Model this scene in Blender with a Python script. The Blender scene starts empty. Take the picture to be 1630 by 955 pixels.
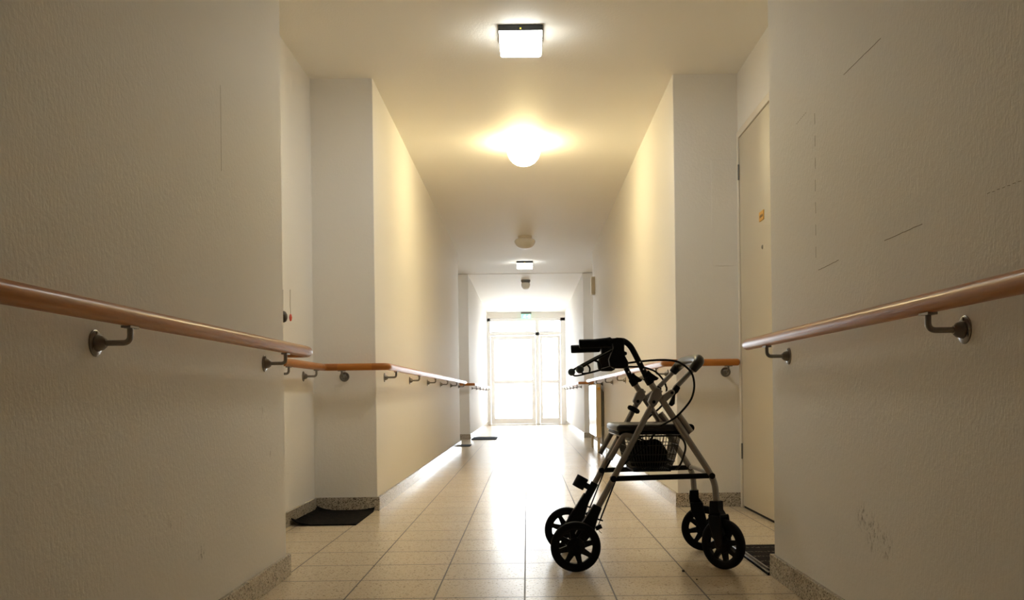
import bpy, math, random
from mathutils import Vector, Matrix
random.seed(7)
PI = math.pi
scn = bpy.context.scene
COL = scn.collection
V = Vector

# ------------------------------------------------------------------ mesh collector
class MB:
    def __init__(self):
        self.v, self.f, self.m = [], [], []
        self.mi = 0
    def add(self, vs, fs):
        b = len(self.v)
        self.v += [tuple(p) for p in vs]
        for f in fs:
            self.f.append(tuple(b + i for i in f)); self.m.append(self.mi)
        return self
    def box(self, x0, x1, y0, y1, z0, z1, M=None):
        vs = [V((x, y, z)) for x in (x0, x1) for y in (y0, y1) for z in (z0, z1)]
        if M: vs = [M @ p for p in vs]
        return self.add(vs, [(0, 1, 3, 2), (4, 6, 7, 5), (0, 4, 5, 1), (2, 3, 7, 6), (0, 2, 6, 4), (1, 5, 7, 3)])
    def tube(self, pts, r, n=12, caps=True, closed=False, ry=None, up=None):
        pts = [V(p) for p in pts]
        k = len(pts)
        rs = r if isinstance(r, (list, tuple)) else [r] * k
        tang = []
        for i in range(k):
            if closed: t = pts[(i + 1) % k] - pts[i - 1]
            elif i == 0: t = pts[1] - pts[0]
            elif i == k - 1: t = pts[-1] - pts[-2]
            else: t = (pts[i + 1] - pts[i]).normalized() + (pts[i] - pts[i - 1]).normalized()
            tang.append(t.normalized())
        a = V(up) if up else (V((0, 0, 1)) if abs(tang[0].z) < .9 else V((0, 1, 0)))
        nrm = (a - tang[0] * a.dot(tang[0])).normalized()
        vs = []
        for i in range(k):
            t = tang[i]
            nrm = (nrm - t * nrm.dot(t)).normalized()
            b = t.cross(nrm)
            rr = rs[i]; rb = ry if ry else rr
            for j in range(n):
                q = 2 * PI * j / n
                vs.append(pts[i] + nrm * (rr * math.cos(q)) + b * (rb * math.sin(q)))
        fs = []
        for i in range(k if closed else k - 1):
            i2 = (i + 1) % k
            for j in range(n):
                j2 = (j + 1) % n
                fs.append((i * n + j, i * n + j2, i2 * n + j2, i2 * n + j))
        if caps and not closed:
            fs.append(tuple(range(n - 1, -1, -1)))
            fs.append(tuple((k - 1) * n + j for j in range(n)))
        return self.add(vs, fs)
    def lathe(self, prof, M=None, n=32, close=False):
        # profile of (radius, height) about local Z
        vs, fs = [], []
        k = len(prof)
        for (r, h) in prof:
            for j in range(n):
                q = 2 * PI * j / n
                p = V((r * math.cos(q), r * math.sin(q), h))
                vs.append(M @ p if M else p)
        for i in range(k if close else k - 1):
            i2 = (i + 1) % k
            for j in range(n):
                j2 = (j + 1) % n
                fs.append((i * n + j, i * n + j2, i2 * n + j2, i2 * n + j))
        if not close:
            if prof[0][0] > 1e-6: fs.append(tuple(range(n - 1, -1, -1)))
            if prof[-1][0] > 1e-6: fs.append(tuple((k - 1) * n + j for j in range(n)))
        return self.add(vs, fs)
    def prism(self, poly, h0, h1, axis='z'):
        k = len(poly)
        def mk(a, b, h):
            return {'z': (a, b, h), 'y': (a, h, b), 'x': (h, a, b)}[axis]
        vs = [mk(a, b, h0) for a, b in poly] + [mk(a, b, h1) for a, b in poly]
        fs = [tuple(range(k - 1, -1, -1)), tuple(range(k, 2 * k))]
        for i in range(k):
            j = (i + 1) % k
            fs.append((i, j, k + j, k + i))
        return self.add(vs, fs)
    def grid(self, fn, nu, nv):
        vs = [fn(i / nu, j / nv) for i in range(nu + 1) for j in range(nv + 1)]
        fs = []
        for i in range(nu):
            for j in range(nv):
                a = i * (nv + 1) + j
                fs.append((a, a + nv + 1, a + nv + 2, a + 1))
        return self.add(vs, fs)
    def build(self, name, mats, parent=None, smooth=False, bevel=0, seg=2, angle=40, subsurf=0, loc=None):
        me = bpy.data.meshes.new(name)
        me.from_pydata(self.v, [], self.f)
        if not isinstance(mats, (list, tuple)): mats = [mats]
        for m in mats: me.materials.append(m)
        for p, i in zip(me.polygons, self.m): p.material_index = i
        import bmesh
        bm = bmesh.new(); bm.from_mesh(me)
        bmesh.ops.remove_doubles(bm, verts=bm.verts, dist=1e-6)
        bmesh.ops.recalc_face_normals(bm, faces=bm.faces)
        bm.to_mesh(me); bm.free()
        if smooth or bevel:
            for p in me.polygons: p.use_smooth = True
            me.set_sharp_from_angle(angle=math.radians(angle))
        o = bpy.data.objects.new(name, me)
        COL.objects.link(o)
        if parent: o.parent = parent
        if loc: o.location = loc
        if bevel:
            b = o.modifiers.new('bevel', 'BEVEL'); b.width = bevel; b.segments = seg
            b.limit_method = 'ANGLE'; b.angle_limit = math.radians(35)
        if subsurf:
            s = o.modifiers.new('sub', 'SUBSURF'); s.levels = subsurf; s.render_levels = subsurf
        return o

def fillet(pts, r, n=8):
    pts = [V(p) for p in pts]
    out = [pts[0]]
    for i in range(1, len(pts) - 1):
        p0, p, p1 = pts[i - 1], pts[i], pts[i + 1]
        a, b = (p0 - p), (p1 - p)
        d = min(r, a.length * .49, b.length * .49)
        s, e = p + a.normalized() * d, p + b.normalized() * d
        for k in range(n + 1):
            t = k / n
            out.append(s * (1 - t) ** 2 + p * (2 * t * (1 - t)) + e * t * t)
    out.append(pts[-1])
    return out

def smoothpath(pts, n=8):
    pts = [V(p) for p in pts]
    out = []
    P = [pts[0] * 2 - pts[1]] + pts + [pts[-1] * 2 - pts[-2]]
    for i in range(1, len(P) - 2):
        a, b, c, d = P[i - 1], P[i], P[i + 1], P[i + 2]
        for k in range(n):
            t = k / n
            out.append(.5 * ((2 * b) + (c - a) * t + (2 * a - 5 * b + 4 * c - d) * t * t + (3 * b - a - 3 * c + d) * t ** 3))
    out.append(pts[-1])
    return out

def tag(o, label=None, cat=None, group=None, kind=None):
    if label: o['label'] = label
    if cat: o['category'] = cat
    if group: o['group'] = group
    if kind: o['kind'] = kind
    return o

def empty(name, loc, label=None, cat=None, group=None, rz=0, kind=None):
    o = bpy.data.objects.new(name, None)
    COL.objects.link(o); o.location = loc; o.rotation_euler = (0, 0, rz)
    o.empty_display_size = .1
    return tag(o, label, cat, group, kind)

def copy_tree(o, parent=None):
    c = o.copy(); COL.objects.link(c)
    if parent: c.parent = parent
    for ch in list(o.children): copy_tree(ch, c)
    return c

# ------------------------------------------------------------------ materials
def mat(name, col, rough=.5, metal=0, coat=0, spec=.5, emit=None, es=0):
    m = bpy.data.materials.new(name); m.use_nodes = True
    b = m.node_tree.nodes['Principled BSDF']
    b.inputs['Base Color'].default_value = (*col, 1)
    b.inputs['Roughness'].default_value = rough
    b.inputs['Metallic'].default_value = metal
    b.inputs['Coat Weight'].default_value = coat
    b.inputs['Coat Roughness'].default_value = .15
    b.inputs['Specular IOR Level'].default_value = spec
    if emit:
        b.inputs['Emission Color'].default_value = (*emit, 1)
        b.inputs['Emission Strength'].default_value = es
    return m
class NT:
    def __init__(self, m):
        self.t = m.node_tree; self.n = self.t.nodes; self.b = self.n['Principled BSDF']
    def new(self, typ, **kw):
        n = self.n.new(typ)
        for k, v in kw.items(): setattr(n, k, v)
        return n
    def link(self, a, b): self.t.links.new(a, b)
    def val(self, x, sock):
        if hasattr(x, 'type') or hasattr(x, 'is_output'): self.link(x, sock)
        else: sock.default_value = x
    def math(self, op, a, b=None, c=None):
        n = self.new('ShaderNodeMath', operation=op)
        self.val(a, n.inputs[0])
        if b is not None: self.val(b, n.inputs[1])
        if c is not None: self.val(c, n.inputs[2])
        return n.outputs[0]
    def pos(self):
        return self.new('ShaderNodeNewGeometry').outputs['Position']
    def obj(self):
        return self.new('ShaderNodeTexCoord').outputs['Object']
    def noise(self, vec, scale, detail=2, rough=.5):
        n = self.new('ShaderNodeTexNoise')
        self.link(vec, n.inputs['Vector'])
        n.inputs['Scale'].default_value = scale; n.inputs['Detail'].default_value = detail
        n.inputs['Roughness'].default_value = rough
        return n.outputs['Fac']
    def ramp(self, fac, stops):
        n = self.new('ShaderNodeValToRGB')
        self.link(fac, n.inputs[0])
        e = n.color_ramp.elements
        while len(e) < len(stops): e.new(.5)
        for el, (p, c) in zip(e, stops):
            el.position = p; el.color = (*c, 1) if len(c) == 3 else c
        return n.outputs[0]
    def mix(self, fac, a, b, blend='MIX'):
        n = self.new('ShaderNodeMix', data_type='RGBA', blend_type=blend)
        self.val(fac, n.inputs[0])
        for x, s in ((a, n.inputs[6]), (b, n.inputs[7])):
            if isinstance(x, tuple): s.default_value = (*x, 1)
            else: self.link(x, s)
        return n.outputs[2]
    def scale(self, vec, s):
        n = self.new('ShaderNodeVectorMath', operation='MULTIPLY')
        self.link(vec, n.inputs[0]); n.inputs[1].default_value = s
        return n.outputs[0]
    def bump(self, h, strength, dist):
        n = self.new('ShaderNodeBump')
        n.inputs['Strength'].default_value = strength; n.inputs['Distance'].default_value = dist
        self.link(h, n.inputs['Height']); self.link(n.outputs[0], self.b.inputs['Normal'])

def wall_paint(name, col, scuffs=()):
    m = mat(name, col, .6, spec=.3); N = NT(m)
    p = N.pos()
    h1 = N.noise(p, 70, 3, .6); h2 = N.noise(N.scale(p, (1, 1, .35)), 150, 2)
    h = N.math('ADD', h1, N.math('MULTIPLY', h2, .6))
    N.bump(h, .3, .0035)
    big = N.noise(p, 1.3, 3)
    c = N.mix(N.math('MULTIPLY', big, .15), col, tuple(x * .86 for x in col))
    tot = None
    for (q, r, amt) in scuffs:
        d = N.new('ShaderNodeVectorMath', operation='DISTANCE')
        N.link(p, d.inputs[0]); d.inputs[1].default_value = q
        w = N.math('SUBTRACT', 1, N.math('DIVIDE', d.outputs['Value'], r)); w = N.math('MAXIMUM', w, 0)
        w = N.math('MULTIPLY', w, amt)
        tot = w if tot is None else N.math('ADD', tot, w)
    if tot is not None:
        sp = N.noise(N.scale(p, (1, 1, .6)), 75, 4, .75)
        k = N.math('MULTIPLY', N.math('MAXIMUM', N.math('SUBTRACT', sp, .52), 0), 9)
        k = N.math('MINIMUM', N.math('MULTIPLY', k, tot), .75)
        c = N.mix(k, c, (.13, .11, .09))
    N.link(c, N.b.inputs['Base Color'])
    return m

def terrazzo(name, base, light, dark, tiles=False):
    m = mat(name, base, .14); N = NT(m); p = N.pos()
    _a = N.new('ShaderNodeVectorMath', operation='ADD'); N.link(p, _a.inputs[0]); _a.inputs[1].default_value = (3.217, 5.131, 1.0137)
    q_ = _a.outputs[0]
    vor = N.new('ShaderNodeTexVoronoi'); vor.inputs['Scale'].default_value = 200; N.link(q_, vor.inputs['Vector'])
    rnd = N.new('ShaderNodeSeparateColor'); N.link(vor.outputs['Color'], rnd.inputs[0])
    vor2 = N.new('ShaderNodeTexVoronoi'); vor2.inputs['Scale'].default_value = 330; N.link(q_, vor2.inputs['Vector'])
    rnd2 = N.new('ShaderNodeSeparateColor'); N.link(vor2.outputs['Color'], rnd2.inputs[0])
    c = N.mix(N.math('LESS_THAN', rnd.outputs[1], .28), base, light)
    c = N.mix(N.math('MULTIPLY', N.math('LESS_THAN', rnd.outputs[0], .13 if not tiles else .035), .85), c, dark)
    c = N.mix(N.math('MULTIPLY', N.math('LESS_THAN', rnd2.outputs[0], .10 if not tiles else .04), .7), c, dark)
    if tiles:
        sep = N.new('ShaderNodeSeparateXYZ'); N.link(p, sep.inputs[0])
        X = N.math('DIVIDE', N.math('ADD', sep.outputs[0], 9.016), .3)
        Y = N.math('DIVIDE', N.math('ADD', sep.outputs[1], 9.016), .3)
        fx, fy = N.math('FRACT', X), N.math('FRACT', Y)
        ex = N.math('MINIMUM', fx, N.math('SUBTRACT', 1, fx)); ey = N.math('MINIMUM', fy, N.math('SUBTRACT', 1, fy))
        jx = N.math('LESS_THAN', ex, .0090); jy = N.math('MULTIPLY', N.math('LESS_THAN', ey, .014), .95)
        j = N.math('MAXIMUM', jx, jy)
        cmb = N.new('ShaderNodeCombineXYZ'); N.link(N.math('FLOOR', X), cmb.inputs[0]); N.link(N.math('FLOOR', Y), cmb.inputs[1])
        wn = N.new('ShaderNodeTexWhiteNoise', noise_dimensions='2D'); N.link(cmb.outputs[0], wn.inputs['Vector'])
        c = N.mix(N.math('MULTIPLY', wn.outputs['Value'], .16), c, tuple(x * .72 for x in base))
        big = N.noise(q_, 2.5, 2, .5)
        c = N.mix(N.math('MULTIPLY', big, .22), c, tuple(x * .6 for x in base))
        c = N.mix(j, c, (.07, .05, .035))
        ro = N.math('ADD', N.math('MULTIPLY', N.noise(q_, 3, 2), .05), .20)
        ro = N.math('ADD', ro, N.math('MULTIPLY', wn.outputs['Value'], .012))
        N.link(N.math('ADD', ro, N.math('MULTIPLY', j, .3)), N.b.inputs['Roughness'])
    N.link(c, N.b.inputs['Base Color'])
    return m

def wood(name, c1, c2, axis):
    m = mat(name, c1, .30, coat=.06, spec=.32); N = NT(m); p = N.pos()
    s = (7, .5, 7) if axis == 'y' else (.5, 7, 7)
    g = N.noise(N.scale(p, s), 22, 5, .6)
    N.link(N.ramp(g, [(.3, c1), (.7, c2)]), N.b.inputs['Base Color'])
    return m

WALLC = (.87, .853, .822)
M = {}
M['wall'] = wall_paint('wall_paint', WALLC)
M['wall_r'] = wall_paint('wall_paint_scuffed_right', WALLC, [((.893, 2.41, .33), .05, 1), ((.893, 2.335, .30), .06, 1.2), ((.893, 2.25, .285), .05, 1)])
M['wall_l'] = wall_paint('wall_paint_scuffed_left', WALLC, [((-.917, 2.52, .24), .035, 1), ((-.917, 2.3, .36), .02, .8), ((-.917, 3.1, .62), .03, .8), ((-.917, 3.2, .48), .025, .8)])
M['ceil'] = wall_paint('ceiling_paint', (.89, .868, .815))
M['floor'] = terrazzo('terrazzo_tiles', (.73, .61, .445), (.77, .665, .51), (.24, .18, .115), True)
M['skirt'] = terrazzo('terrazzo_skirting', (.46, .41, .33), (.60, .55, .46), (.05, .04, .035))
M['wood_y'] = wood('varnished_beech_long', (.42, .145, .022), (.52, .20, .038), 'y')
M['wood_x'] = wood('varnished_beech_cross', (.42, .145, .022), (.52, .20, .038), 'x')
M['wood_dark'] = wood('varnished_beech_elbow', (.34, .115, .023), (.42, .155, .034), 'x')
M['steel'] = mat('brushed_steel', (.23, .215, .20), .30, 1)
M['alu'] = mat('anodised_aluminium', (.25, .235, .225), .40, .85)
M['black'] = mat('black_plastic', (.004, .004, .005), .5, spec=.15)
M['rubber'] = mat('black_rubber', (.004, .004, .005), .65, spec=.12)
M['tip'] = mat('slate_plastic', (.03, .045, .06), .5)
M['leather'] = mat('black_vinyl', (.008, .007, .007), .34, spec=.35)
M['pad'] = mat('black_gloss_foam', (.008, .007, .006), .30, coat=.08, spec=.3)
M['wire'] = mat('black_wire', (.010, .010, .010), .4)
M['bag'] = mat('black_fabric', (.007, .007, .007), .9, spec=.1)
M['door'] = mat('beige_door_paint', (.60, .54, .43), .42)
M['frame'] = mat('light_frame_paint', (.78, .73, .64), .45)
M['dark'] = mat('door_gap_shade', (.015, .012, .010), .8)
M['brass'] = mat('brass_yellow', (.75, .42, .06), .35, .6)
M['ink'] = mat('plate_ink', (.12, .06, .01), .6)
M['white'] = mat('hole_light_white', (.85, .85, .84), .25, coat=.3)
M['whiteframe'] = mat('white_window_frame', (.94, .945, .95), .3)
M['rad'] = mat('radiator_enamel', (.82, .80, .75), .16, coat=.6)
M['radwarm'] = mat('radiator_warm_lit_enamel', (.72, .60, .42), .4)  # white enamel with the warm lamplight put into its colour
M['grey'] = mat('grey_metal', (.20, .20, .19), .4, .4)
M['lampbase'] = mat('lamp_base_black', (.02, .022, .022), .4)
M['led'] = mat('led_diffuser', (.9, .9, .88), .4, emit=(.95, .97, .90), es=62.0)
M['led2'] = mat('led_diffuser_far', (.9, .9, .88), .4, emit=(.90, .96, 1.0), es=58.0)
M['led_side'] = mat('led_diffuser_side', (.9, .9, .88), .4, emit=(.95, .97, .92), es=9.0)
M['warm'] = mat('lit_opal_glass', (.9, .85, .75), .3, emit=(1.0, .82, .45), es=62.0)
M['opal'] = mat('opal_glass_off', (.82, .76, .68), .25, coat=.4)
mo = M['opal'] = bpy.data.materials.new('opal_glass_unlit'); mo.use_nodes = True
_n = mo.node_tree.nodes; _b = _n['Principled BSDF']; _b.inputs['Base Color'].default_value = (.93, .91, .86, 1); _b.inputs['Roughness'].default_value = .25
_t = _n.new('ShaderNodeBsdfTranslucent'); _t.inputs[0].default_value = (.95, .92, .86, 1)
_m = _n.new('ShaderNodeMixShader'); _m.inputs[0].default_value = .45
mo.node_tree.links.new(_b.outputs[0], _m.inputs[1]); mo.node_tree.links.new(_t.outputs[0], _m.inputs[2])
mo.node_tree.links.new(_m.outputs[0], _n['Material Output'].inputs['Surface'])
M['yellow'] = mat('status_led', (.8, .6, .05), .4, emit=(1, .75, .1), es=1.2)
M['green'] = mat('exit_green_washed', (.25, .75, .5), .4, emit=(.42, .95, .70), es=.9)  # green made paler, the washing glare is put into the colour
M['signwhite'] = mat('exit_white', (.9, .95, .92), .4, emit=(.9, 1, .95), es=1.3)
M['red'] = mat('red_enamel', (.75, .10, .06), .4)
M['brownplate'] = mat('dark_brown_plastic', (.025, .014, .010), .35)
M['cord'] = mat('grey_cord', (.35, .32, .27), .8)
M['pencil'] = mat('pencil_graphite', (.28, .24, .20), .8)
M['crack'] = mat('hairline_shade', (.55, .52, .47), .8)
M['crumb'] = mat('dark_crumb', (.03, .02, .012), .9)
M['ground'] = mat('pale_concrete', (.88, .88, .88), .8)

def mat_fabric(name, c1, c2, sc, stripes=False):
    m = mat(name, c1, .95, spec=.1); N = NT(m); p = N.pos()
    n = N.noise(p, sc, 3, .7)
    c = N.ramp(n, [(.45, c1), (.72, c2)])
    if stripes:
        sep = N.new('ShaderNodeSeparateXYZ'); N.link(p, sep.inputs[0])
        f = N.math('FRACT', N.math('DIVIDE', sep.outputs[1], .105))
        a = N.math('LESS_THAN', N.math('ABSOLUTE', N.math('SUBTRACT', f, .5)), .13)
        sp = N.math('GREATER_THAN', N.noise(p, 95, 2, .7), .55)
        c = N.mix(N.math('MULTIPLY', a, N.math('MULTIPLY', sp, .8)), c, (.20, .17, .13))
    N.link(c, N.b.inputs['Base Color'])
    N.bump(N.noise(p, 300, 2), .6, .003)
    return m
M['mat1'] = mat_fabric('coir_mat_black', (.005, .005, .005), (.022, .016, .011), 40)
M['mat2'] = mat_fabric('ribbed_mat_black', (.012, .010, .009), (.03, .024, .02), 60, True)
M['mat3'] = mat_fabric('grey_mat', (.045, .055, .07), (.07, .08, .095), 60)
M['matedge'] = mat('mat_rubber_edge', (.035, .03, .028), .35)

mg = bpy.data.materials.new('clear_pane'); mg.use_nodes = True
nt = mg.node_tree; nt.nodes.clear()
o_ = nt.nodes.new('ShaderNodeOutputMaterial'); mx = nt.nodes.new('ShaderNodeMixShader')
tr = nt.nodes.new('ShaderNodeBsdfTransparent'); gl = nt.nodes.new('ShaderNodeBsdfGlossy')
tr.inputs[0].default_value = (.97, .98, .98, 1); gl.inputs['Roughness'].default_value = .02
fr = nt.nodes.new('ShaderNodeFresnel'); fr.inputs[0].default_value = 1.45
nt.links.new(fr.outputs[0], mx.inputs[0]); nt.links.new(tr.outputs[0], mx.inputs[1])
nt.links.new(gl.outputs[0], mx.inputs[2]); nt.links.new(mx.outputs[0], o_.inputs[0])
M['glass'] = mg

# ------------------------------------------------------------------ setting
CE, CE2 = 2.555, 2.549          # ceiling, slightly lower far ceiling
YB, YF = -3.5, 20.4
XL, XR = -.892, .884            # corridor walls
NL, NR = -.917, .8935           # near wall blocks
RL, RR = -1.262, 1.266          # recess back walls
Y1L, Y1R, Y2, Y3, Y4 = 3.394, 3.27, 5.31, 11.85, 13.9

def S(o): return tag(o, kind='structure')
profL = [(NL, YB), (NL, Y1L), (RL, Y1L), (RL, Y2), (XL, Y2), (XL, Y3), (RL, Y3), (RL, Y4), (XL, Y4), (XL, YF + .25), (-1.6, YF + .25), (-1.6, YB)]
profR = [(NR, YB), (NR, Y1R), (RR, Y1R), (RR, Y2), (XR, Y2), (XR, Y3), (RR, Y3), (RR, Y4), (XR, Y4), (XR, YF + .25), (1.6, YF + .25), (1.6, YB)]
wl = S(MB().prism(profL, 0, 2.7).build('wall_left', M['wall_l'], bevel=.004))
wr = S(MB().prism(profR, 0, 2.7).build('wall_right', M['wall_r'], bevel=.004))
S(MB().box(-1.6, 1.6, YB - .2, YF + .25, -.15, 0).build('floor', M['floor']))
S(MB().prism([(YB - .2, CE), (Y4, CE), (Y4, CE2), (YF + .25, CE2), (YF + .25, 2.75), (YB - .2, 2.75)], -1.6, 1.6, 'x').build('ceiling', M['ceil']))
S(MB().box(-1.6, 1.6, YB - .2, YB, 0, 2.7).build('wall_back', M['wall']))
S(MB().box(XL - .01, XR + .01, YF, YF + .25, 2.425, 2.6).build('wall_front', M['wall']))
S(MB().box(-14, 14, YF + .2, 45, -.3, -.02).build('ground', M['ground']))

# pencil lines drawn on the right near wall (y, z pairs on its surface)
for k, (a, b) in enumerate([((2.503, 1.552), (2.241, 1.549)), ((2.941, 1.547), (2.835, 1.553)), ((2.756, 1.524), (2.762, 1.047)),
             ((2.739, 1.040), (2.562, 1.044)), ((2.233, 1.043), (2.02, 1.044)), ((1.734, 1.048), (1.607, 1.044))]):
    a, b = V((NR, *a)), V((NR, *b))
    n = 14; pts = []
    for i in range(n + 1):
        t = i / n; q = a.lerp(b, t); q.y += random.uniform(-.0006, .0006); q.z += random.uniform(-.0006, .0006); pts.append(q)
    mb = MB()
    if k in (1, 2, 5):      # broken strokes
        for i in range(0, n, 2): mb.tube(pts[i:i + 2], .0007, 5)
    else: mb.tube(pts, .0010, 5)
    o = mb.build('pencil_line', M['pencil'], wr)
    o['label'] = 'thin graphite pencil line'
mb = MB().tube([(NL, 2.72, 1.62), (NL, 2.721, 1.50), (NL, 2.7195, 1.36)], .0006, 5)
mb.build('hairline_crack', M['crack'], wl)

# skirtings: profile strips standing 14 mm off the wall
def skirting(name, path, sgn, h=.08, t=.014):
    # path of 2D points on the wall face, offset by normal = sgn * left of travel
    out = []
    k = len(path)
    for i in range(k):
        p = V(path[i])
        ns = []
        if i > 0:
            d = (p - V(path[i - 1])).normalized(); ns.append(V((-d.y, d.x)) * sgn)
        if i < k - 1:
            d = (V(path[i + 1]) - p).normalized(); ns.append(V((-d.y, d.x)) * sgn)
        if len(ns) == 2 and (ns[0] - ns[1]).length > .1: q = p + (ns[0] + ns[1]) * t
        else: q = p + ns[0] * t
        out.append(q)
    mb = MB()
    for i in range(k - 1):
        a, b, c, d = V(path[i]), V(path[i + 1]), out[i + 1], out[i]
        mb.prism([tuple(a), tuple(b), tuple(c), tuple(d)], 0, h)
    return S(mb.build(name, M['skirt'], bevel=.002))
skirting('baseboard_left', [(NL, YB), (NL, Y1L), (RL, Y1L), (RL, Y2), (XL, Y2), (XL, Y3), (RL, Y3), (RL, Y4), (XL, Y4), (XL, YF - .02)], -1)
bb = skirting('baseboard_right', [(NR, YB), (NR, Y1R), (RR, Y1R), (RR, Y1R + .75)], 1)
bb2 = skirting('baseboard_right_far', [(RR, Y2), (XR, Y2), (XR, Y3), (RR, Y3), (RR, Y4), (XR, Y4), (XR, YF - .02)], 1)

# ------------------------------------------------------------------ glazed end doors
d1 = empty('door_1', (0, YF, 0), kind='structure')
d1['label'] = 'white framed glazed entrance door with side leaf and fanlights'
yw = YF + .07
mb = MB()
X0, X1, ZT = XL, XR, 2.425
def bar(x0, x1, z0, z1, y0=.03, y1=.10): mb.box(x0, x1, y0, y1, z0, z1)
bar(X0, -.82, 0, ZT); bar(.775, X1, 0, ZT)
bar(X0, X1, 2.355, ZT); bar(-.82, .775, 2.03, 2.10); bar(.205, .295, 0, 2.36); bar(-.82, .775, 0, .018)
mb.build('frame', M['whiteframe'], d1, bevel=.004)
def leaf(x0, x1, z0, z1, st, bot, midz, name='door_leaf'):
    g = MB()
    a, b = .04, .09
    g.box(x0, x0 + st, a, b, z0, z1); g.box(x1 - st, x1, a, b, z0, z1)
    g.box(x0 + st, x1 - st, a, b, z1 - st, z1); g.box(x0 + st, x1 - st, a, b, z0, z0 + bot)
    if midz: g.box(x0 + st, x1 - st, a, b, midz - .038, midz + .038)
    o = g.build(name, M['whiteframe'], d1, bevel=.003)
    h = MB().box(x0 + st - .005, x1 - st + .005, .062, .068, z0 + bot - .005, z1 - st + .005)
    h.build('pane', M['glass'], o)
    return o
lf = leaf(-.815, .20, .02, 2.025, .085, .125, .975)
leaf(.30, .77, .02, 2.025, .062, .125, .975)
leaf(-.815, .20, 2.105, 2.35, .02, .02, None, 'fanlight')
leaf(.30, .77, 2.105, 2.35, .02, .02, None, 'fanlight')
MB().tube(fillet([(.155, .04, 1.05), (.155, -.005, 1.05), (.04, -.005, 1.05)], .02), .009, 10).build('handle', M['whiteframe'], lf, smooth=True)
MB().box(.135, .175, .033, .042, .95, 1.13).build('handle_plate', M['whiteframe'], lf, bevel=.003)

# ------------------------------------------------------------------ flat door in the right recess
d2 = empty('door_2', (RR, 4.72, 0), kind='structure')
d2['label'] = 'plain beige flat door in the right recess'
mb = MB()
mb.box(-.022, 0, .505, .545, 0, 2.19); mb.box(-.022, 0, -.545, -.505, 0, 2.19); mb.box(-.022, 0, -.505, .505, 2.15, 2.19)
mb.build('frame', M['frame'], d2, bevel=.003)
dl = MB().box(-.016, -.001, -.501, .501, .014, 2.146).build('door_leaf', M['door'], d2, bevel=.002)
MB().box(-.010, 0, -.503, .503, 0, .013).build('gap_shade_strip', M['dark'], d2)  # dark strip paints the shade in the gap under the leaf
for z in (.33, 1.95):
    h = MB().tube([(-.0205, .5035, z - .045), (-.0205, .5035, z + .045)], .005, 10)
    h.build('hinge', M['grey'], d2, smooth=True)
pl = MB().box(-.020, -.016, -.028, .062, 1.575, 1.625).build('name_plate', M['brass'], dl, bevel=.001)
pl['label'] = 'small yellow brass plate'
mb = MB()
for k in range(5): mb.box(-.0206, -.0200, -.016 + k * .013, -.008 + k * .013, 1.592, 1.592 + .012 + .004 * (k % 2))
mb.build('plate_marks', M['ink'], pl)
MB().lathe([(0, .006), (.006, .006), (.011, .003), (.012, 0)], Matrix.Translation((-.016, .012, 1.435)) @ Matrix.Rotation(-PI / 2, 4, 'Y'), 20).build('peephole', M['steel'], dl, smooth=True)
MB().lathe([(0, .018), (.010, .018), (.012, .01), (.022, .004), (.024, 0)], Matrix.Translation((-.016, -.42, 1.05)) @ Matrix.Rotation(-PI / 2, 4, 'Y'), 24).build('door_knob', M['steel'], dl, smooth=True)

# painted-over access panel on the end of the right recess
ap = MB().box(1.105, 1.262, Y2 - .0022, Y2 + .002, 1.42, 2.045).build('access_panel', M['wall'], bevel=.001)
tag(ap, 'painted over cover panel on the recess wall above the short right rail', 'panel')

# dark round plate and a red pendant in the left recess
sw = empty('wall_plate', (RL, 4.66, 1.093), 'dark brown round plate on the left recess wall above the handrail', 'switch')
MB().lathe([(0, .022), (.015, .021), (.026, .015), (.030, .006), (.031, 0)], Matrix.Rotation(PI / 2, 4, 'Y'), 28).build('cover', M['brownplate'], sw, smooth=True)
MB().tube([(.001, .0, .031), (.0015, .0, .14)], .0018, 6).build('cable', M['cord'], sw)
pd = empty('hanging_pendant', (RL + .004, 4.80, 1.10), 'small red pendant hanging on a thin cord on the left recess wall', 'ornament')
MB().tube([(0, 0, .02), (0, -.006, .07), (0, -.002, .15)], .0013, 6).build('cord', M['cord'], pd)
MB().lathe([(0, -.020), (.009, -.016), (.015, 0), (.010, .014), (.003, .020), (0, .021)], Matrix.Scale(.5, 4, V((1, 0, 0))), 20).build('bauble', M['red'], pd, smooth=True)

# beige junction box on the right corridor wall
jb = empty('junction_box', (XR, 11.5, 2.057), 'beige cable box high on the right corridor wall by the far recess', 'box')
MB().box(-.045, 0, -.06, .06, -.112, .112).build('body', M['door'], jb, bevel=.004)
MB().box(-.050, -.045, -.055, .055, -.106, .106).build('cover', M['frame'], jb, bevel=.002)

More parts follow.
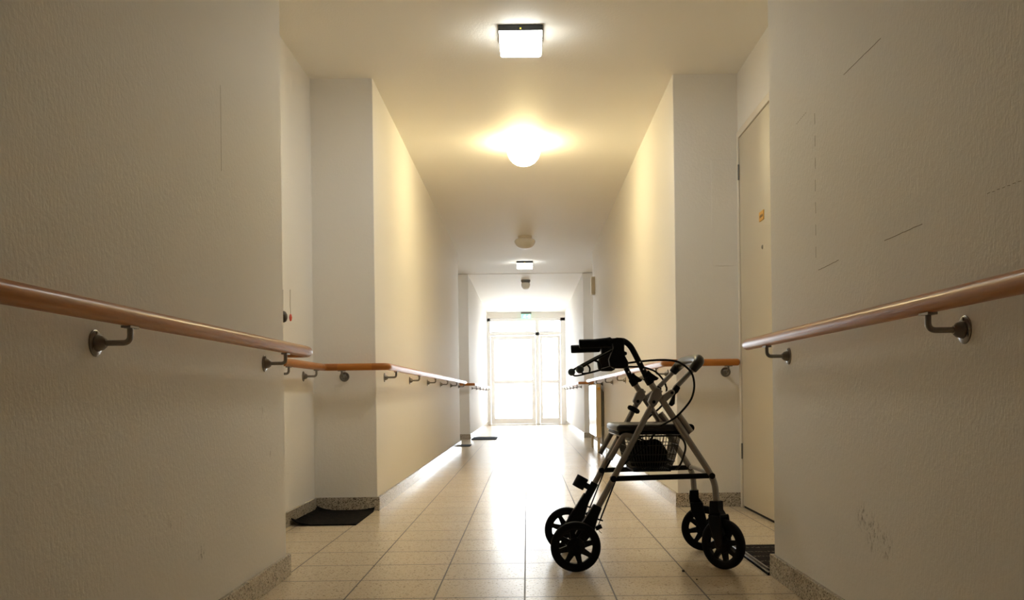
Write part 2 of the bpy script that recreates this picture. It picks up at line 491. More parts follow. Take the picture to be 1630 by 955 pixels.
# ------------------------------------------------------------------ handrails
RZ, RR_ = .847, .0205
def bracket(root, bx, by, nx, ny, reach=.075):
    # bx,by on the wall face, (nx,ny) the wall normal; all in root space
    n = V((nx, ny, 0)); t = V((-ny, nx, 0)); zf = .792
    b = V((bx, by, zf))
    top = V((bx, by, RZ - RR_)) + n * reach
    mb = MB()
    elbow = V((top.x, top.y, zf))
    mb.tube(fillet([b + n * .008, elbow, top - V((0, 0, .001))], .024, 8), .0062, 12)
    mb.lathe([(.0, .024), (.009, .024), (.015, .017), (.018, .006), (.018, .003)], Matrix.Translation(b) @ n.to_track_quat('Z', 'Y').to_matrix().to_4x4(), 20)
    Mx = Matrix.Translation(top) @ Matrix(((t.x, n.x, 0, 0), (t.y, n.y, 0, 0), (0, 0, 1, 0), (0, 0, 0, 1)))
    mb.box(-.022, .022, -.010, .010, -.004, .001, Mx)
    o = mb.build('bracket', M['steel'], root, smooth=True)
    f = MB()
    f.lathe([(0, .004), (.026, .004), (.029, .002), (.029, 0)], Matrix.Translation(b) @ n.to_track_quat('Z', 'Y').to_matrix().to_4x4(), 28)
    for q in (PI / 2, PI / 2 + 2.09, PI / 2 - 2.09):
        c = b + n * .004 + t * (.0225 * math.cos(q)) + V((0, 0, .0225 * math.sin(q)))
        f.lathe([(0, .002), (.003, .0015), (.0038, 0)], Matrix.Translation(c) @ n.to_track_quat('Z', 'Y').to_matrix().to_4x4(), 8)
    f.build('flange', M['steel'], o, smooth=True)

def capped(p0, p1, cap0, cap1, r=RR_):
    p0, p1 = V(p0), V(p1); d = (p1 - p0).normalized(); pts, rs = [], []
    prof = [(0, .35), (.0015, .62), (.005, .85), (.010, .96), (.016, 1)]
    if cap0:
        for h, k in prof: pts.append(p0 + d * h); rs.append(r * k)
    else: pts.append(p0); rs.append(r)
    if cap1:
        for h, k in reversed(prof): pts.append(p1 - d * h); rs.append(r * k)
    else: pts.append(p1); rs.append(r)
    return pts, rs

def handrail(path, label, brs, cap0=True, cap1=True, er=.085):
    base = V((path[0][0], path[0][1], 0))
    root = empty('handrail', base, label, 'handrail', 'wooden handrails along the corridor walls')
    P = [V((x, y, RZ)) - base for x, y in path]
    k = len(P)
    cuts = []
    for i in range(k - 1):
        a, b = P[i], P[i + 1]; d = (b - a).normalized()
        a2 = a + d * (er if i > 0 else 0); b2 = b - d * (er if i < k - 2 else 0)
        pts, rs = capped(a2, b2, cap0 and i == 0, cap1 and i == k - 2)
        m_ = M['wood_y'] if abs(d.y) > .5 else M['wood_x']
        MB().tube(pts, rs, 28).build('rail', m_, root, smooth=True)
        if 0 < i:
            p, q, s = P[i], P[i - 1], P[i + 1]
            u, w = (q - p).normalized(), (s - p).normalized()
            e = MB().tube(fillet([p + u * er, p, p + w * er], er * .98, 12), RR_ * 1.012, 28).build('elbow', M['wood_dark'], root, smooth=True)
            e['label'] = 'darker wooden corner piece'
    for (bx, by, nx, ny) in brs:
        bracket(root, bx - base.x, by - base.y, nx, ny)
    return root
o_ = .077
handrail([(NL + o_, YB + .2), (NL + o_, Y1L + o_), (RL + .03, Y1L + o_)], 'orange wooden handrail on the near left wall, bending round its corner',
         [(NL, y, 1, 0) for y in (-.55, .68, 1.91, 3.14)])
handrail([(NR - .074, YB + .2), (NR - .074, 3.34)], 'orange wooden handrail on the near right wall with a rounded free end',
         [(NR, y, -1, 0) for y in (-.60, .62, 1.83, 3.06)])
handrail([(RL + o_, 4.36), (RL + o_, Y2 - o_), (XL + o_, Y2 - o_), (XL + o_, Y3 + o_), (RL + .05, Y3 + o_)],
         'long wooden handrail from the left recess along the left corridor wall',
         [(RL, 4.48, 1, 0), (RL, 5.07, 1, 0), (-1.078, Y2, 0, -1)] + [(XL, 5.62 + 1.21 * k, 1, 0) for k in range(6)])
handrail([(RR - .025, Y2 - o_), (XR - o_, Y2 - o_), (XR - o_, Y3 + o_), (RR - .05, Y3 + o_)],
         'long wooden handrail on the right corridor wall behind the walking frame',
         [(1.175, Y2, 0, -1)] + [(XR, 5.62 + 1.21 * k, -1, 0) for k in range(6)])
handrail([(RL + .05, Y4 - o_), (XL + o_, Y4 - o_), (XL + o_, 20.0)], 'far left handrail between the second recess and the glazed door',
         [(XL, 14.5 + 1.22 * k, 1, 0) for k in range(5)])
handrail([(RR - .05, Y4 - o_), (XR - o_, Y4 - o_), (XR - o_, 20.0)], 'far right handrail between the second recess and the glazed door',
         [(XR, 14.5 + 1.22 * k, -1, 0) for k in range(5)])

# ------------------------------------------------------------------ radiator
rad = empty('radiator', (.82, 10.87, 0), 'white panel radiator under the right handrail beside the far recess', 'radiator')
mb = MB()
mb.box(-.030, .030, -.555, .555, .175, .782)
mb.build('panel', [M['rad']], rad, bevel=.008)
MB().box(-.029, .029, -.562, -.556, .172, .786).build('side_cover', M['radwarm'], rad, bevel=.003)
g = MB()
for k in range(30): g.box(-.024, .024, -.53 + k * .0365, -.51 + k * .0365, .782, .788)
g.build('top_grille', M['radwarm'], rad)
for y in (-.5, .5):
    MB().box(-.015, .015, y - .02, y + .02, 0, .178).build('leg', M['radwarm'], rad, bevel=.003)
    MB().box(.030, .064, y - .02, y + .02, .30, .70).build('wall_bracket', M['grey'], rad, bevel=.002)
vv = MB().lathe([(0, .05), (.014, .05), (.018, .04), (.018, .012), (.01, .006), (.01, 0)], Matrix.Translation((.0, -.562, .735)) @ Matrix.Rotation(PI / 2, 4, 'X'), 20).build('valve', M['brass'], rad, smooth=True)
MB().tube(fillet([(.045, -.545, .03), (.045, -.545, .70), (.02, -.545, .735)], .02), .009, 10).build('pipe', M['grey'], rad, smooth=True)

# ------------------------------------------------------------------ lamps
def square_lamp(y, dm, label, first):
    r = empty('square_ceiling_lamp', (-.01, y, CE), label, 'ceiling lamp', 'square lamps on the corridor ceiling')
    b = MB().box(-.114, .114, -.114, .114, -.030, 0).build('base', M['lampbase'], r, bevel=.003)
    MB().box(-.004, .004, -.1155, -.114, -.024, -.017).build('status_light', M['yellow'], b)
    p = [(-.111, -.030), (.111, -.030), (.108, -.074), (.100, -.082), (-.100, -.082), (-.108, -.074)]
    g = MB().prism([(x, z) for x, z in p], -.111, .111, 'y')
    g = g.build('diffuser', [M['led_side'], dm], r)
    for p in g.data.polygons:
        if p.normal.z < -.5: p.material_index = 1
    return r
square_lamp(4.68, M['led'], 'nearest square lit white lamp with a black base on the ceiling', True)
square_lamp(12.72, M['led2'], 'smaller looking lit square lamp with black base farther down the ceiling', False)
def dome_lamp(y, dm, label, z=CE, s=1.0, k=1.0):
    r = empty('dome_ceiling_lamp', (-.002, y, z), label, 'ceiling lamp', 'round opal lamps on the corridor ceiling')
    MB().lathe([(.082 * s, 0), (.082 * s, -.022 * s), (.074 * s, -.026 * s), (.074 * s, -.04 * s)], None, 40).build('base', M['frame'], r, smooth=True)
    prof = [(.080 * s, -.034 * s), (.112 * s, -.042 * s), (.123 * s, -.056 * s), (.121 * s, -.072 * s), (.108 * s, -.096 * s), (.085 * s, -.117 * s), (.055 * s, -.131 * s), (.025 * s, -.138 * s), (0, -.139 * s)]
    prof = [(a, -.034 + (b + .034) * k) for a, b in prof]
    MB().lathe(prof, None, 48).build('glass_shade', dm, r, smooth=True, angle=60)
    return r
dome_lamp(6.70, M['warm'], 'glowing warm round dome lamp on the ceiling', k=1.35)
dome_lamp(10.65, M['opal'], 'unlit opal dome lamp on the ceiling', k=1.12)
r = empty('globe_ceiling_lamp', (0, 14.65, CE2), 'unlit small globe lamp with grey ring on the far ceiling', 'ceiling lamp')
MB().lathe([(.076, 0), (.076, -.030), (.066, -.036), (.066, -.048)], None, 36).build('base', M['grey'], r, smooth=True)
MB().lathe([(.060, -.044), (.070, -.060), (.073, -.085), (.066, -.115), (.048, -.140), (.025, -.155), (0, -.159)], None, 36).build('glass_shade', M['opal'], r, smooth=True, angle=60)

# exit sign
ex = empty('exit_sign', (0, YF - .10, CE2), 'green emergency exit sign hanging above the glazed door', 'sign')
MB().box(-.118, .118, -.035, .035, -.045, 0).build('housing', M['grey'], ex, bevel=.003)
sp = MB().box(-.108, .108, -.006, .006, -.150, -.045).build('sign_panel', M['green'], ex, bevel=.002)
g = MB()
y0, y1 = -.0075, -.0055
g.prism([(.055, -.14), (.055, -.056), (.09, -.056), (.09, -.14)], y0, y1, 'y')                         # doorway
g.tube([(-.060, -.0065, -.066), (-.060, -.0065, -.0665)], .0085, 10, up=(1, 0, 0))                       # head
def limb(a, b, w):
    a, b = V(a), V(b); d = (b - a).normalized(); n = V((-d.y, d.x)) * w
    g.prism([tuple(a + n), tuple(a - n), tuple(b - n), tuple(b + n)], y0, y1, 'y')
g.lathe([(0, .001), (.009, .001), (.009, 0)], Matrix.Translation((-.020, -.0065, -.064)) @ Matrix.Rotation(PI / 2, 4, 'X'), 14)
limb((-.026, -.074), (-.036, -.104), .008); limb((-.036, -.104), (-.016, -.118), .006); limb((-.016, -.118), (-.022, -.138), .005)
limb((-.038, -.104), (-.052, -.122), .006); limb((-.052, -.122), (-.072, -.122), .005)
limb((-.026, -.078), (-.006, -.090), .004); limb((-.026, -.078), (-.050, -.086), .004); limb((-.050, -.086), (-.056, -.098), .004)
limb((.012, -.098), (.040, -.098), .005); g.prism([(.034, -.084), (.050, -.098), (.034, -.112)], y0, y1, 'y')
g.v = [p for p in g.v]
g.build('pictogram', M['signwhite'], sp)

# ------------------------------------------------------------------ mats
def floormat(name, x0, x1, y0, y1, m, label, lift=None, th=.008, nx=24, ny=30, edge=None):
    root = empty(name, ((x0 + x1) / 2, (y0 + y1) / 2, 0), label, 'doormat')
    cx, cy = (x0 + x1) / 2, (y0 + y1) / 2
    def top(u, v):
        x, y = x0 + (x1 - x0) * u, y0 + (y1 - y0) * v
        z = th + (lift(u, v) if lift else 0)
        return (x - cx, y - cy, z)
    g = MB(); g.grid(top, nx, ny)
    g.grid(lambda u, v: (top(u, v)[0], top(u, v)[1], top(u, v)[2] - th), nx, ny)
    n = len(g.v) // 2
    # rim
    def rim(fn, k):
        for i in range(k):
            a, b = fn(i / k), fn((i + 1) / k)
            g.add([a, b, (b[0], b[1], b[2] - th), (a[0], a[1], a[2] - th)], [(0, 1, 2, 3)])
    rim(lambda t: top(t, 0), nx); rim(lambda t: top(t, 1), nx); rim(lambda t: top(0, t), ny); rim(lambda t: top(1, t), ny)
    g.build('pile', m, root, smooth=True, angle=50)
    return root, top
def liftL(u, v):
    z = .016 * max(0, 1 - u / .14) ** 2 * (1 - .3 * v)                 # rides up at the wall side
    z += .020 * max(0, 1 - (u * 1.2 + v * 2.2) / .35) ** 1.2           # curled front corner
    z += .016 * max(0, (v - .93) / .07) * (max(0, u - .5) * 2) ** 3    # curl at the end wall
    z += .016 * max(0, (v - .9) / .1) * max(0, 1 - u / .3)
    return z
floormat('doormat', -1.242, -.905, 4.70, 5.285, M['mat1'], 'black doormat with curled edges on the floor of the left recess', liftL)
mr, tp = floormat('doormat', .873, 1.235, 3.285, 3.90, M['mat2'], 'black ribbed doormat with a shiny border at the near right wall', None, .009)
MB().tube(fillet([(.055 - .181, .292, .0105), (.02 - .181, .28, .0105), (.02 - .181, -.24, .0105), (.06 - .181, -.25, .0105)], .015), .004, 8).build('border', M['steel'], mr, smooth=True)
MB().box(-.181, -.168, -.3075, .3075, .0, .0115).build('rubber_edge', M['matedge'], mr, bevel=.003)
floormat('doormat', -.855, -.475, 13.62, 14.35, M['mat3'], 'dark grey doormat on the floor beyond the second left recess', None, .014)
floormat('doormat', -1.2, -.765, 11.88, 12.25, M['mat3'], 'sliver of a dark mat poking out of the second left recess', None, .010)

# ------------------------------------------------------------------ crumbs on the floor
for (x, y, s) in ((.346, 5.02, .008), (.578, 3.37, .009), (.60, 3.22, .005)):
    ang = random.random() * 6
    g = MB()
    g.lathe([(0, 0), (s * .8, .0005), (s, s * .4), (s * .6, s * .8), (0, s * .9)], Matrix.Rotation(ang, 4, 'Z') @ Matrix.Scale(.65, 4, V((0, 1, 0))), 8)
    c = g.build('crumb', M['crumb'], loc=(x, y, 0), smooth=True)
    tag(c, {0: 'dark crumb on the tiles left of the front wheels', 1: 'dark crumb on a tile joint near the front caster', 2: 'tiny dark crumb nearest the camera on the tiles'}[[.346, .578, .60].index(x)], 'crumb', 'crumbs on the floor tiles')

# ------------------------------------------------------------------ rollator
rol = empty('rollator', (.4495, 3.6205, 0), 'grey four wheeled walking frame with black wheels and basket', 'walking frame', rz=math.radians(1.8))
W = .195
def P(q, y): return V((q[0], y, q[1]))

def wheel_mesh():
    """wheel about local Y axis, centred at 0"""
    R = .0955
    Mx = Matrix.Rotation(-PI / 2, 4, 'X')
    t = MB().lathe([(.071, -.012), (.080, -.0155), (.090, -.0145), (.0945, -.009), (R, 0), (.0945, .009), (.090, .0145), (.080, .0155), (.071, .012)], Mx, 56, close=True)
    r = MB()
    r.lathe([(.064, -.009), (.0725, -.0125), (.0725, .0125), (.064, .009)], Mx, 56, close=True)
    r.lathe([(0, -.019), (.014, -.019), (.018, -.015), (.034, -.010), (.036, 0), (.034, .010), (.018, .015), (.014, .019), (0, .019)], Mx, 40)
    for k in range(8):
        A = Matrix.Rotation(2 * PI * k / 8 + .2, 4, 'Y')
        w0, w1 = .0120, .0080
        vs = []
        for x, w in ((.030, w0), (.067, w1)):
            for y in (-.007, .007):
                for s in (-1, 1): vs.append(A @ V((x, y, s * w)))
        r.add(vs, [(0, 1, 3, 2), (4, 6, 7, 5), (0, 4, 5, 1), (2, 3, 7, 6), (0, 2, 6, 4), (1, 5, 7, 3)])
        # web fillets that round the window corners at the rim
        for s in (-1, 1):
            vs = [A @ V((.067, y, s * z_)) for y in (-.006, .006) for z_ in (w1, w1 + .006)] + [A @ V((.058, y, s * w1 * .97)) for y in (-.006, .006)]
            r.add(vs, [(0, 1, 4), (2, 5, 3), (0, 4, 5, 2), (1, 3, 5, 4)])
    return t, r

def add_wheel(parent, loc, rz=0, rot=0):
    t, r = wheel_mesh()
    w = r.build('wheel', M['black'], parent, smooth=True, angle=35)
    w.location = loc; w.rotation_euler = (0, rot, rz)
    t.build('tyre', M['rubber'], w, smooth=True, angle=50)
    return w

front = [(-.009, .7048 + .0525), (.0168, .7048), (.2346, .3708), (.2535, .3345), (.2598, .2545)]
for s in (-1, 1):
    y = W * s
    # front leg with its bent foot
    pts = fillet([P((.0085, .722), y), P((.232, .377), y), P((.2585, .325), y), P((.2625, .252), y)], .05, 8)
    MB().tube(pts, .0122, 18).build('front_leg', M['alu'], rol, smooth=True)
    MB().tube([P((.112, .562), y), P((.150, .503), y)], .0145, 18).build('leg_sleeve', M['alu'], rol, smooth=True)
    # rear leg
    MB().tube([P((.052, .684), y), P((-.196, .230), y)], .0118, 18).build('rear_leg', M['alu'], rol, smooth=True)
    # handle tube
    hp = smoothpath([P(q, y) for q in [(-.15, .871), (-.105, .8725), (-.083, .8705), (-.0583, .8494), (-.0325, .8012), (.0027, .7289), (.012, .712)]], 6)
    ht = MB().tube(hp, .0112, 16).build('handle_tube', M['black'], rol, smooth=True)
    for q in ((-.0253, .7895), (-.0122, .7630)):
        g = MB().lathe([(0, .0124), (.0032, .0124), (.0032, -.0124), (0, -.0124)], Matrix.Translation(P(q, y)) @ Matrix.Rotation(PI / 2, 4, 'X'), 10)
        g.build('hole_light_dot', M['white'], ht)  # white disc paints the bright light seen through the hole
    # clamp with wing lever
    c = MB().tube([P((.001, .734), y), P((.017, .707), y)], .0160, 16)
    c.prism([(-.0082, .7455), (.0065, .7598), (.0177, .7483), (.034, .737), (.0469, .7286), (.0400, .7215), (.0287, .7188), (.0036, .7079), (-.0008, .7192)], y - .013, y + .013, 'y')
    c.build('height_clamp', M['black'], rol, bevel=.003)
    # joint plates
    g = MB().prism([(.018, .672), (.036, .694), (.0503, .6905), (.0589, .662), (.036, .627), (.0203, .612), (.004, .639)], y - .0145, y + .0145, 'y')
    pa = g.build('joint_plate', M['alu'], rol, bevel=.004)
    MB().lathe([(.0065, .017), (.0065, -.017)], Matrix.Translation(P((.0249, .6381), y)) @ Matrix.Rotation(PI / 2, 4, 'X'), 14).build('bolt', M['black'], pa, smooth=True)
    g = MB().prism([(.0580, .6617), (.0872, .6846), (.0995, .6850), (.1071, .6790), (.1070, .668), (.0726, .6381), (.0589, .6440)], y - .0135, y + .0135, 'y')
    pb = g.build('joint_plate', M['alu'], rol, bevel=.004)
    MB().lathe([(.0058, .016), (.0058, -.016)], Matrix.Translation(P((.0952, .6723), y)) @ Matrix.Rotation(PI / 2, 4, 'X'), 14).build('bolt', M['black'], pb, smooth=True)
    g = MB().prism([(.0980, .6855), (.1123, .7039), (.1288, .6912), (.1200, .6740), (.1091, .6650), (.1060, .6290), (.0950, .6200), (.0840, .6283), (.0960, .6530), (.1055, .6750)], y - .011, y + .011, 'y')
    g.build('fold_lever', M['black'], rol, bevel=.003)
    # hand grip
    gp = [(-.2549, .8625), (-.252, .8627), (-.20, .8635), (-.15, .8665), (-.136, .868), (-.131, .868)]
    gr = [.0155, .0172, .0168, .0185, .0195, .015]
    MB().tube([P(q, y) for q in gp], gr, 20, up=(0, 0, 1)).build('grip', M['rubber'], rol, smooth=True, angle=50)
    # brake housing
    g = MB().prism([(-.1306, .8797), (-.113, .8845), (-.0940, .8835), (-.0840, .8760), (-.0850, .8316), (-.0747, .829), (-.0749, .8177), (-.0837, .8166), (-.0702, .7913), (-.0704, .7738), (-.0843, .767), (-.1250, .7675), (-.1400, .7760), (-.1440, .8022), (-.1261, .8446), (-.1275, .8571)], y - .017, y + .017, 'y')
    g.build('brake_housing', M['black'], rol, bevel=.004)
    # brake lever: two rods meeting a ball end
    g = MB()
    g.tube(smoothpath([P(q, y) for q in [(-.252, .768), (-.2424, .7763), (-.200, .8000), (-.1565, .8225), (-.125, .838)]], 5), .0048, 10)
    g.tube(smoothpath([P(q, y) for q in [(-.252, .762), (-.2455, .7525), (-.2377, .7495), (-.2126, .7530), (-.170, .7640), (-.132, .7745)]], 5), .0036, 10)
    g.tube(smoothpath([P(q, y) for q in [(-.200, .8000), (-.184, .793), (-.176, .779), (-.178, .762)]], 5), .004, 10)
    lv = g.build('brake_lever', M['black'], rol, smooth=True)
    k = []
    for a in range(9):
        q = PI * a / 8; k.append((.0158 * math.sin(q), -.0158 * math.cos(q)))
    MB().lathe(k, Matrix.Translation(P((-.2538, .7655), y)), 24).build('lever_knob', M['tip'], lv, smooth=True)
    # side bar
    g = MB().tube([P((-.134, .3477), y), P((.2489, .3538), y)], .0105, 14, ry=.008)
    sb = g.build('side_bar', M['black'], rol, smooth=True)
    for q in ((-.1319, .3477), (.2455, .3535)):
        MB().lathe([(.012, .014), (.012, -.014)], Matrix.Translation(P(q, y)) @ Matrix.Rotation(PI / 2, 4, 'X'), 16).build('end_cap', M['black'], sb, bevel=.002)
    # seat hanger tubes
    yy = .168 * s
    MB().tube(fillet([(-.050, yy, .506), (-.083, yy, .513), (-.094, yy, .500), (-.1406, yy, .4196)], .02, 6), .0108, 14).build('seat_hanger', M['alu'], rol, smooth=True)
    MB().tube([(.1214, y - .004 * s, .5884), (.1400, y - .004 * s, .5620), (.1688, y - .004 * s, .5206)], [.0118, .0122, .0122], 14).build('seat_support', M['alu'], rol, smooth=True)
    # rear wheel housing
    g = MB().prism([(-.2067, .2537), (-.1768, .2382), (-.1897, .2084), (-.2001, .176), (-.2060, .150), (-.262, .088), (-.292, .0800), (-.300, .105), (-.2570, .180), (-.2440, .195)], y - .016, y + .016, 'y')
    wh = g.build('wheel_housing', M['black'], rol, bevel=.004)
    g = MB().box(-.012, .012, y - .007, y + .007, -.008, .008, Matrix.Translation((-.190, 0, .164)) @ Matrix.Rotation(-.4, 4, 'Y'))
    g.box(-.011, .011, y - .004, y + .004, -.003, .003, Matrix.Translation((-.184, 0, .192)) @ Matrix.Rotation(.3, 4, 'Y'))
    g.tube([(-.1835, y, .190), (-.192, y, .168)], .0016, 6)
    g.tube(smoothpath([(-.193, y, .163), (-.188, y, .150), (-.178, y, .141)], 4), .0012, 6)
    g.build('brake_shoe', M['black'], wh)
    wy = .2175 * s
    w = add_wheel(rol, (-.280, wy, .0955), 0, .35 if s < 0 else .1)
    w.name = 'rear_wheel'
    MB().tube([(-.280, y - .02 * s, .0955), (-.280, wy + .022 * s, .0955)], .008, 12).build('axle', M['black'], w.parent, smooth=True) if False else None
    # brake rod along the rear leg
    MB().tube([P((-.121, .343), y - .006 * s), P((-.176, .2085), y - .006 * s), P((-.1835, .190), y)], .0030, 8).build('brake_rod', M['black'], rol, smooth=True)
    # caster
    ang = math.radians(-50) if s < 0 else math.radians(12 - 24)
    px_, pz = (.2640, .2575) if s < 0 else (.2500, .2575)
    px_ = .2625
    root = Matrix.Translation((px_, y, 0)) @ Matrix.Rotation(ang, 4, 'Z')
    d = .030 if s < 0 else .040
    g = MB()
    g.prism([(-.0185, .258), (.0185, .258), (.020, .225), (.030, .212), (.036, .198), (-.018, .198), (-.0215, .225)], -.019, .019, 'y')
    for q in (-1, 1):
        g.prism([(-.018, .205), (.036, .205), (.042, .170), (d + .017, .100), (d + .012, .084), (d - .012, .084), (d - .017, .100), (-.014, .170)], q * .0265 - .0045, q * .0265 + .0045, 'y')
    g.box(-.016, .036, -.029, .029, .196, .208)
    fk = g.build('fork', M['black'], rol, bevel=.003)
    fk.matrix_local = root
    w = add_wheel(fk, (d, 0, .0955), 0, .39)
    w.name = 'front_wheel'
    MB().tube([(0, 0, .252), (0, 0, .264)], .0135, 16).build('fork_ring', M['steel'], fk, smooth=True)
# cross tube between the front legs
MB().tube(fillet([(.247, -W, .352), (.240, -.14, .362), (.240, .14, .362), (.247, W, .352)], .05), .0085, 14).build('cross_tube', M['alu'], rol, smooth=True)
MB().tube([(-.052, -W, .492), (-.052, W, .492)], .0075, 12).build('cross_tube', M['alu'], rol, smooth=True)
# seat
g = MB()
def cush(u, v):
    return None
n = 8
g.box(-.112, .178, -.172, .172, .522, .552)
seat = g.build('seat', M['leather'], rol, bevel=.014, seg=5)
MB().box(-.104, .172, -.165, .165, .512, .522).build('seat_base', M['black'], seat, bevel=.003)
MB().box(-.100, -.055, -.168, .168, .503, .512).build('seat_rail', M['alu'], seat, bevel=.004)
MB().tube([(.172, -.172, .536), (.172, .172, .536)], .0155, 14).build('seat_handle', M['black'], seat, smooth=True)
# back rest: U shaped tube with a padded top
bp = [(.1095, -W, .690), (.1913, -W, .7722), (.205, -W + .012, .788), (.208, -W + .045, .796), (.208, W - .045, .796), (.205, W - .012, .788), (.1913, W, .7722), (.1095, W, .690)]
bk = MB().tube(fillet(bp, .03, 6), .0098, 16).build('back_tube', M['alu'], rol, smooth=True)
pp = smoothpath([(.176, -W, .757), (.1900, -W + .001, .7740), (.2040, -W + .012, .7900), (.2090, -W + .055, .7990), (.2120, 0, .8020), (.2090, W - .055, .7990), (.2040, W - .012, .7900), (.1900, W - .001, .7740), (.176, W, .757)], 6)
rp = []
for i in range(len(pp)):
    t = i / (len(pp) - 1); e = min(t, 1 - t)
    rp.append(.0135 if i in (0, len(pp) - 1) else .0165 + .0045 * min(1, e / .25))
MB().tube(pp, rp, 20).build('back_pad', M['pad'], bk, smooth=True, angle=60)
# brake cables
cn = smoothpath([(-.075, -W, .7872), (-.02, -W, .7935), (.0517, -W - .004, .7978), (.105, -W - .012, .7935), (.1359, -W - .018, .7801), (.168, -W - .022, .748), (.1784, -W - .022, .7076), (.174, -W - .02, .667), (.1562, -W - .016, .630), (.1092, -W - .012, .5796), (.072, -W + .005, .556), (.0485, -W + .04, .535), (.0, -W + .03, .47), (-.09, -W + .008, .400), (-.121, -W + .006, .343)], 6)
MB().tube(cn, .0040, 8).build('brake_cable', M['black'], rol, smooth=True)
cf = smoothpath([(-.075, W, .786), (.001, W, .785), (.040, W, .784), (.0680, W, .778), (.105, W, .762), (.1346, W, .7302), (.1480, W, .70), (.1504, W, .6865), (.1431, W, .645), (.1231, W, .612), (.0789, W, .575), (.03, W - .01, .53), (-.05, W - .005, .46), (-.121, W - .006, .343)], 6)
MB().tube(cf, .0040, 8).build('brake_cable', M['black'], rol, smooth=True)
# cane holder on the far rear leg
ch = MB()
dv = (V((.0675, .709)) - V((-.2007, .222))).normalized()
axis = V((dv.x, 0, dv.y))
ctr = V((-.2225, W + .004, .2970))
Mc = Matrix.Translation(ctr - axis * .024) @ axis.to_track_quat('Z', 'Y').to_matrix().to_4x4()
ch.lathe([(0, 0), (.025, 0), (.026, .003), (.026, .050), (.0235, .050), (.0235, .004), (0, .004)], Mc, 28)
ch.tube([V((-.2000, W, .2225)) , V((-.1605, W, .2945))], .0165, 16)
ch.box(-.03, .03, -.010, .010, -.012, .012, Matrix.Translation((-.190, W, .279)) @ Matrix.Rotation(.52, 4, 'Y'))
ch.build('cane_cup', M['black'], rol, smooth=True)
cr = MB()
c0 = V((.0083, W, .6035))
Mr = Matrix.Translation(c0) @ axis.to_track_quat('Z', 'Y').to_matrix().to_4x4()
cr.lathe([(.0122, -.011), (.021, -.010), (.0225, -.006), (.0225, .006), (.021, .010), (.0122, .011)], Mr, 24, close=True)
side = V((axis.z, 0, -axis.x))
for q in (-1, 1):
    cr.tube([c0 + side * q * .016 + V((0, -.010, 0)), c0 + side * q * .016 + V((0, .014, 0))], .0105, 12)
    cr.tube([c0 + side * q * .023 - axis * .006, c0 + side * q * .023 + axis * .006], .0045, 10)
cr.build('cane_clip', M['black'], rol, smooth=True)

# wire basket
bk_ = MB()
def rect(x0, x1, y0, y1, z): return [(x0, y0, z), (x1, y0, z), (x1, y1, z), (x0, y1, z)]
levels = [(.505, -.078, .146, .128), (.468, -.070, .138, .124), (.432, -.062, .130, .120), (.404, -.055, .122, .116), (.385, -.046, .114, .110), (.368, -.036, .104, .102)]
def ring(z, x0, x1, yy, r):
    p = []
    c = .02
    for (cx, cy, a0) in ((x1 - c, yy - c, 0), (x0 + c, yy - c, PI / 2), (x0 + c, -yy + c, PI), (x1 - c, -yy + c, 1.5 * PI)):
        for k in range(5):
            a = a0 + k * PI / 8
            p.append((cx + c * math.cos(a), cy + c * math.sin(a), z))
    bk_.tube(p, r, 6, closed=True, up=(0, 0, 1))
for i, (z, x0, x1, yy) in enumerate(levels): ring(z, x0, x1, yy, .0034 if i in (0, 3, 5) else .0017)
def lerp(a, b, t): return a + (b - a) * t
nx, ny = 15, 15
for i in range(nx):
    t = (i + .5) / nx
    for sg in (-1, 1):
        bk_.tube([(lerp(x0 + .012, x1 - .012, t), sg * yy, z) for (z, x0, x1, yy) in levels], .0014, 5)
    x = lerp(levels[-1][1] + .01, levels[-1][2] - .01, t)
    bk_.tube([(x, -levels[-1][3], .368), (x, levels[-1][3], .368)], .0014, 5)
for j in range(ny):
    t = (j + .5) / ny
    for e in (1, 2):
        bk_.tube([((l[1], l[2])[e - 1], lerp(-l[3] + .012, l[3] - .012, t), l[0]) for l in levels], .0014, 5)
    y = lerp(-.095, .095, t)
    bk_.tube([(-.036, y, .368), (.104, y, .368)], .0014, 5)
bsk = bk_.build('basket', M['wire'], rol, smooth=True)
bt = MB().box(-.040, .108, -.104, .104, .364, .371).build('basket_tray', M['black'], bsk, bevel=.002)
for e in (-1, 1):
    yy = .132 * e
    MB().tube(smoothpath([(.130, yy, .505), (.150, yy, .490), (.160, yy, .462), (.152, yy, .425), (.138, yy, .392), (.120, yy, .372)], 6), .0042, 8).build('basket_handle', M['wire'], bsk, smooth=True)
    MB().tube(smoothpath([(.012, yy, .508), (-.018, yy, .500), (-.046, yy, .482), (-.066, yy, .458)], 6), .0032, 8).build('basket_handle', M['wire'], bsk, smooth=True)
# hooks that hang the basket on the frame
for e in (-1, 1):
    g = MB()
    g.tube([(-.070, .128 * e, .503), (-.052, .160 * e, .510), (-.052, W * e, .492)], .0035, 8)
    g.tube([(.140, .128 * e, .503), (.158, .165 * e, .497), (.150, W * e, .502)], .0035, 8)
    g.build('basket_hook', M['wire'], bsk, smooth=True)

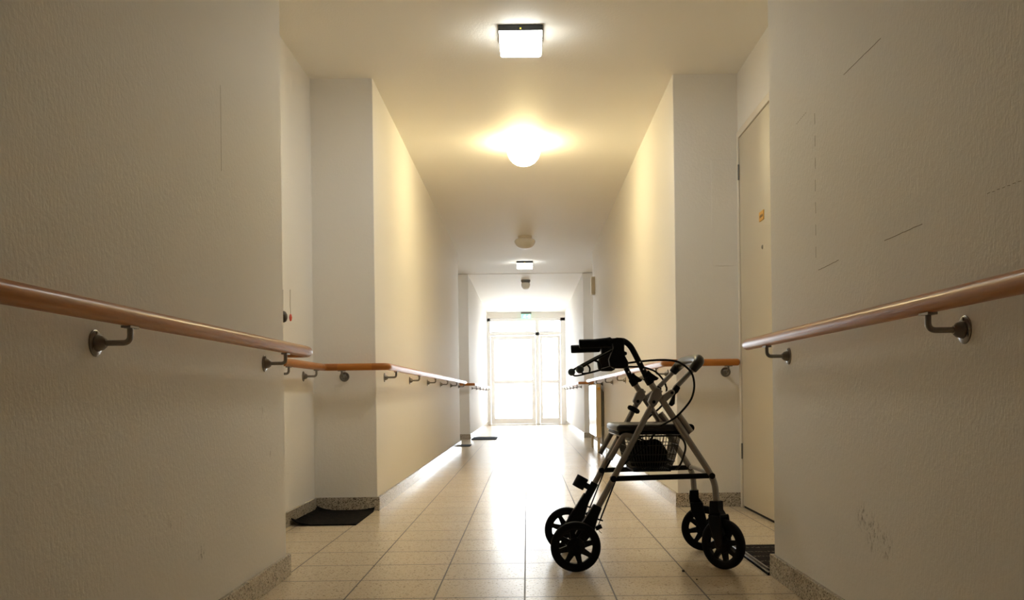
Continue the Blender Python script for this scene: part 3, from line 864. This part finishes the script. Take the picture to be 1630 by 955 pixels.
# soft black bag in the basket
bag = MB()
def bagf(u, v):
    a, b = u * 2 * PI, (v - .5) * PI
    ca, sa, cb, sb = math.cos(a), math.sin(a), math.cos(b), math.sin(b)
    f = lambda q, e: math.copysign(abs(q) ** e, q)
    x = .074 * f(cb, .40) * f(ca, .5); y = .090 * f(cb, .45) * f(sa, .6); z = .052 * f(sb, .55)
    if z > 0:
        z *= 1 + .20 * math.exp(-((x + .045) / .022) ** 2) + .10 * math.exp(-((x - .015) / .030) ** 2) - .34 * math.exp(-((x + .015) / .010) ** 2) - .30 * max(0, x - .045) / .03
    x += .004 * math.sin(a * 5 + v * 9); y += .004 * math.sin(a * 7)
    return (x, y, z)
bag.grid(bagf, 64, 32)
th = math.radians(1.8)
bc = V((.4495, 3.6205, 0)) + Matrix.Rotation(th, 3, 'Z') @ V((.030, 0, 0))
bo = empty('handbag', (bc.x, bc.y, .372), 'lumpy black soft bag lying in the wire basket', 'bag', rz=th)
bb_ = bag.build('bag_body', M['bag'], bo, smooth=True, angle=80)
bb_.location = (0, 0, .054)
MB().tube(smoothpath([(-.05, -.03, .110), (-.04, -.035, .121), (-.005, -.03, .108), (.03, -.03, .113), (.055, -.03, .098)], 6), .004, 8).build('strap', M['bag'], bo, smooth=True)

# ------------------------------------------------------------------ daylight
w = bpy.data.worlds.new('sky'); scn.world = w; w.use_nodes = True
bg = w.node_tree.nodes['Background']
bg.inputs[0].default_value = (.91, .955, 1.0, 1); bg.inputs[1].default_value = 18.0
pl_ = bpy.data.lights.new('sky_portal', 'AREA'); pl_.shape = 'RECTANGLE'; pl_.size = 1.7; pl_.size_y = 2.4; pl_.energy = 1
pl_.cycles.is_portal = True
po = bpy.data.objects.new('sky_portal', pl_); COL.objects.link(po); po.location = (0, YF + .26, 1.2)
po.rotation_euler = (-PI / 2, 0, 0); po['kind'] = 'helper'

# ------------------------------------------------------------------ camera
cam = bpy.data.cameras.new('camera'); co = bpy.data.objects.new('camera', cam); COL.objects.link(co)
cam.sensor_width = 36; cam.sensor_fit = 'HORIZONTAL'; cam.lens = 1430 / 1630 * 36
cam.shift_x = -24 / 1630; cam.shift_y = 151.5 / 1630
cam.clip_start = .05; cam.clip_end = 200
co.matrix_world = Matrix.Translation((0, 0, .67)) @ Matrix.Rotation(PI / 2, 4, 'X') @ Matrix.Rotation(-.0126, 4, 'Z')
scn.camera = co
scn.view_settings.view_transform = 'Standard'
scn.view_settings.look = 'None'
scn.view_settings.gamma = 1
scn.view_settings.use_curve_mapping = False
scn.view_settings.exposure = 0
scn.cycles.max_bounces = 20; scn.cycles.diffuse_bounces = 14; scn.cycles.glossy_bounces = 6; scn.cycles.transparent_max_bounces = 12
scn.cycles.use_denoising = True
scn.cycles.sample_clamp_indirect = 15
